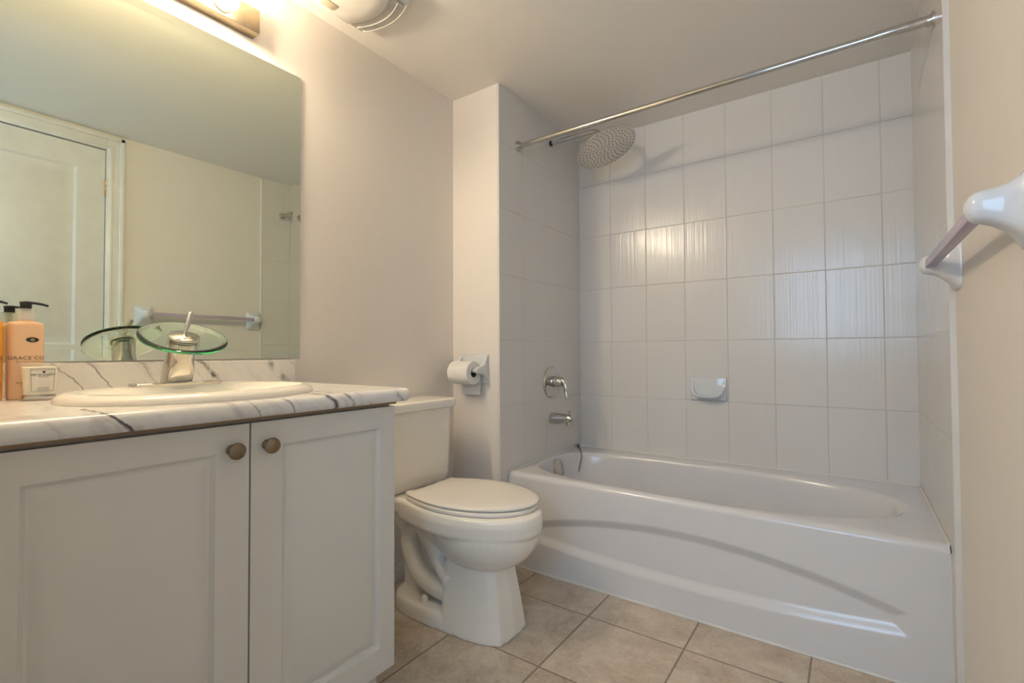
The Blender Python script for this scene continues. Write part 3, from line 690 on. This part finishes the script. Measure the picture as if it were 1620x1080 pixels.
for s, size, z0 in (('PECKSNIFF\u2019S', .0068, .0545), ('ENGLAND', .003, .0505), ('MANDARIN', .0034, .0265), ('& MAGNOLIA', .0038, .0225)):
    ob('lettering', text_bm(s, size, lambda u, v: jar(u, z0+v, .0012), 1.05), MT['ink'], lb, 0)
bm = NB(); bm.faces.new([bm.verts.new(jar(.0022*math.cos(2*PI*i/16)*(1+.15*(i % 2)), .0608+.0022*math.sin(2*PI*i/16)*(1+.15*(i % 2)), .0012)) for i in range(16)]); ob('emblem', bm, MT['ink'], lb, 0)

# ------------------------------------------------------------------ mirror and its light
bm = NB(); my0, my1, mz0, mz1, bv = -1.69, -.803, .949, 1.937, .028
def mr(i, x): return [(x, my0+i, mz0+i), (x, my1-i, mz0+i), (x, my1-i, mz1-i), (x, my0+i, mz1-i)]
loft(bm, [mr(0, .0008), mr(0, .0058), mr(bv, .0050)]); tag(ob('wall_mirror', bm, MT['mirror'], None, 0), 'large frameless wall mirror above the marble backsplash', 'mirror')
vl = thing('vanity_light', 'four-bulb vanity light bar on the wall above the mirror', 'light', (0, -1.305, 2.03))
bm = NB(); box(bm, 0, .044, -1.645, -.968, 1.990, 2.066, .002); ob('back_plate', bm, MT['gold'], vl, 30)
for y in (-1.081, -1.231, -1.381, -1.531):
    bm = NB(); lathe(bm, [(.026, 0), (.026, .006), (.021, .01), (.019, .022), (0, .022)], (.044, y, 2.022), (1, 0, 0), 28); sck = ob('socket', bm, MT['gold'], vl)
    bm = NB(); lathe(bm, [(.014, 0), (.018, .004), (.026, .013), (.0295, .024), (.030, .031), (.0285, .041), (.022, .052), (.011, .059), (0, .0605)], (.052, y, 2.022), (1, 0, 0), 32); ob('bulb', bm, MT['bulb'], sck, 0 or 60)

# ------------------------------------------------------------------ ceiling fan grille
vf = thing('exhaust_fan', 'white exhaust fan cover with curved louvres on the ceiling', 'fan', (.225, -.75, H))
fx, fw = .222, .118
def yo(x): return -.586-.026*((x-fx)/.112)**2
def yi(x): return -.650-.030*((x-fx)/.105)**2
FYC = -.75
def outline(fn, hw, z, N=24):
    xs = [fx-hw+2*hw*i/N for i in range(N+1)]
    return [(x, fn(x), z) for x in xs]+[(x, 2*FYC-fn(x), z) for x in xs[::-1]]
bm = NB(); loft(bm, [outline(lambda x: yo(x)+.008, fw+.008, H), outline(lambda x: yo(x)+.008, fw+.008, H-.022), outline(lambda x: yo(x)+.004, fw+.004, H-.031), outline(yo, fw, H-.033)], True, False, False)
loft(bm, [outline(yo, fw, H-.033), outline(lambda x: yo(x)-.004, fw-.004, H-.027), outline(lambda x: yo(x)-.006, fw-.006, H-.008)], True, False, True)
ob('cover_rim', bm, MT['vent'], vf, 40)
bm = NB(); loft(bm, [outline(yi, fw-.004, H-.010), outline(yi, fw-.004, H-.042), outline(lambda x: yi(x)-.006, fw-.012, H-.046), outline(lambda x: yi(x)-.05, fw-.05, H-.049)]); ob('centre_panel', bm, MT['vent'], vf, 50)
bm = NB()
for side in (0, 1):
    for k in range(33):
        x = fx-.106+.212*k/32; a, b = yi(x)-.002, yo(x)-.003
        if side: a, b = 2*FYC-a, 2*FYC-b
        lo, hi = min(a, b), max(a, b)
        vs = [(x-.0017, a, H-.040), (x+.0017, a, H-.040), (x+.0017, a, H-.026), (x-.0017, a, H-.026)]; ws = [(x-.0017, b, H-.032), (x+.0017, b, H-.032), (x+.0017, b, H-.018), (x-.0017, b, H-.018)]
        loft(bm, [vs, ws])
o = ob('louvre_slats', bm, MT['vent'], vf, 0); o['kind'] = 'stuff'
for side in (0, 1):
    P = [(fx-.11+.22*i/20, 0, H-.0365) for i in range(21)]; P = [(x, (yi(x)+yo(x))/2, z) for x, _, z in P]
    if side: P = [(x, 2*FYC-y, z) for x, y, z in P]
    bm = NB(); tube(bm, P, .0022, 8); ob('louvre_rib', bm, MT['vent'], vf)
bm = NB(); loft(bm, [outline(lambda x: yo(x)-.007, fw-.007, H-.0081), outline(lambda x: yo(x)-.007, fw-.007, H-.0095)]); ob('shade_backing', bm, MT['vent_dark'], vf, 0)  # thin backing plate, coloured dark as painted shade between the slats
bm = NB(); box(bm, fx-.09, fx-.055, -.815, -.765, H-.052, H-.046, .003); ob('lens', bm, MT['lens'], vf, 30, 'small tan insert')
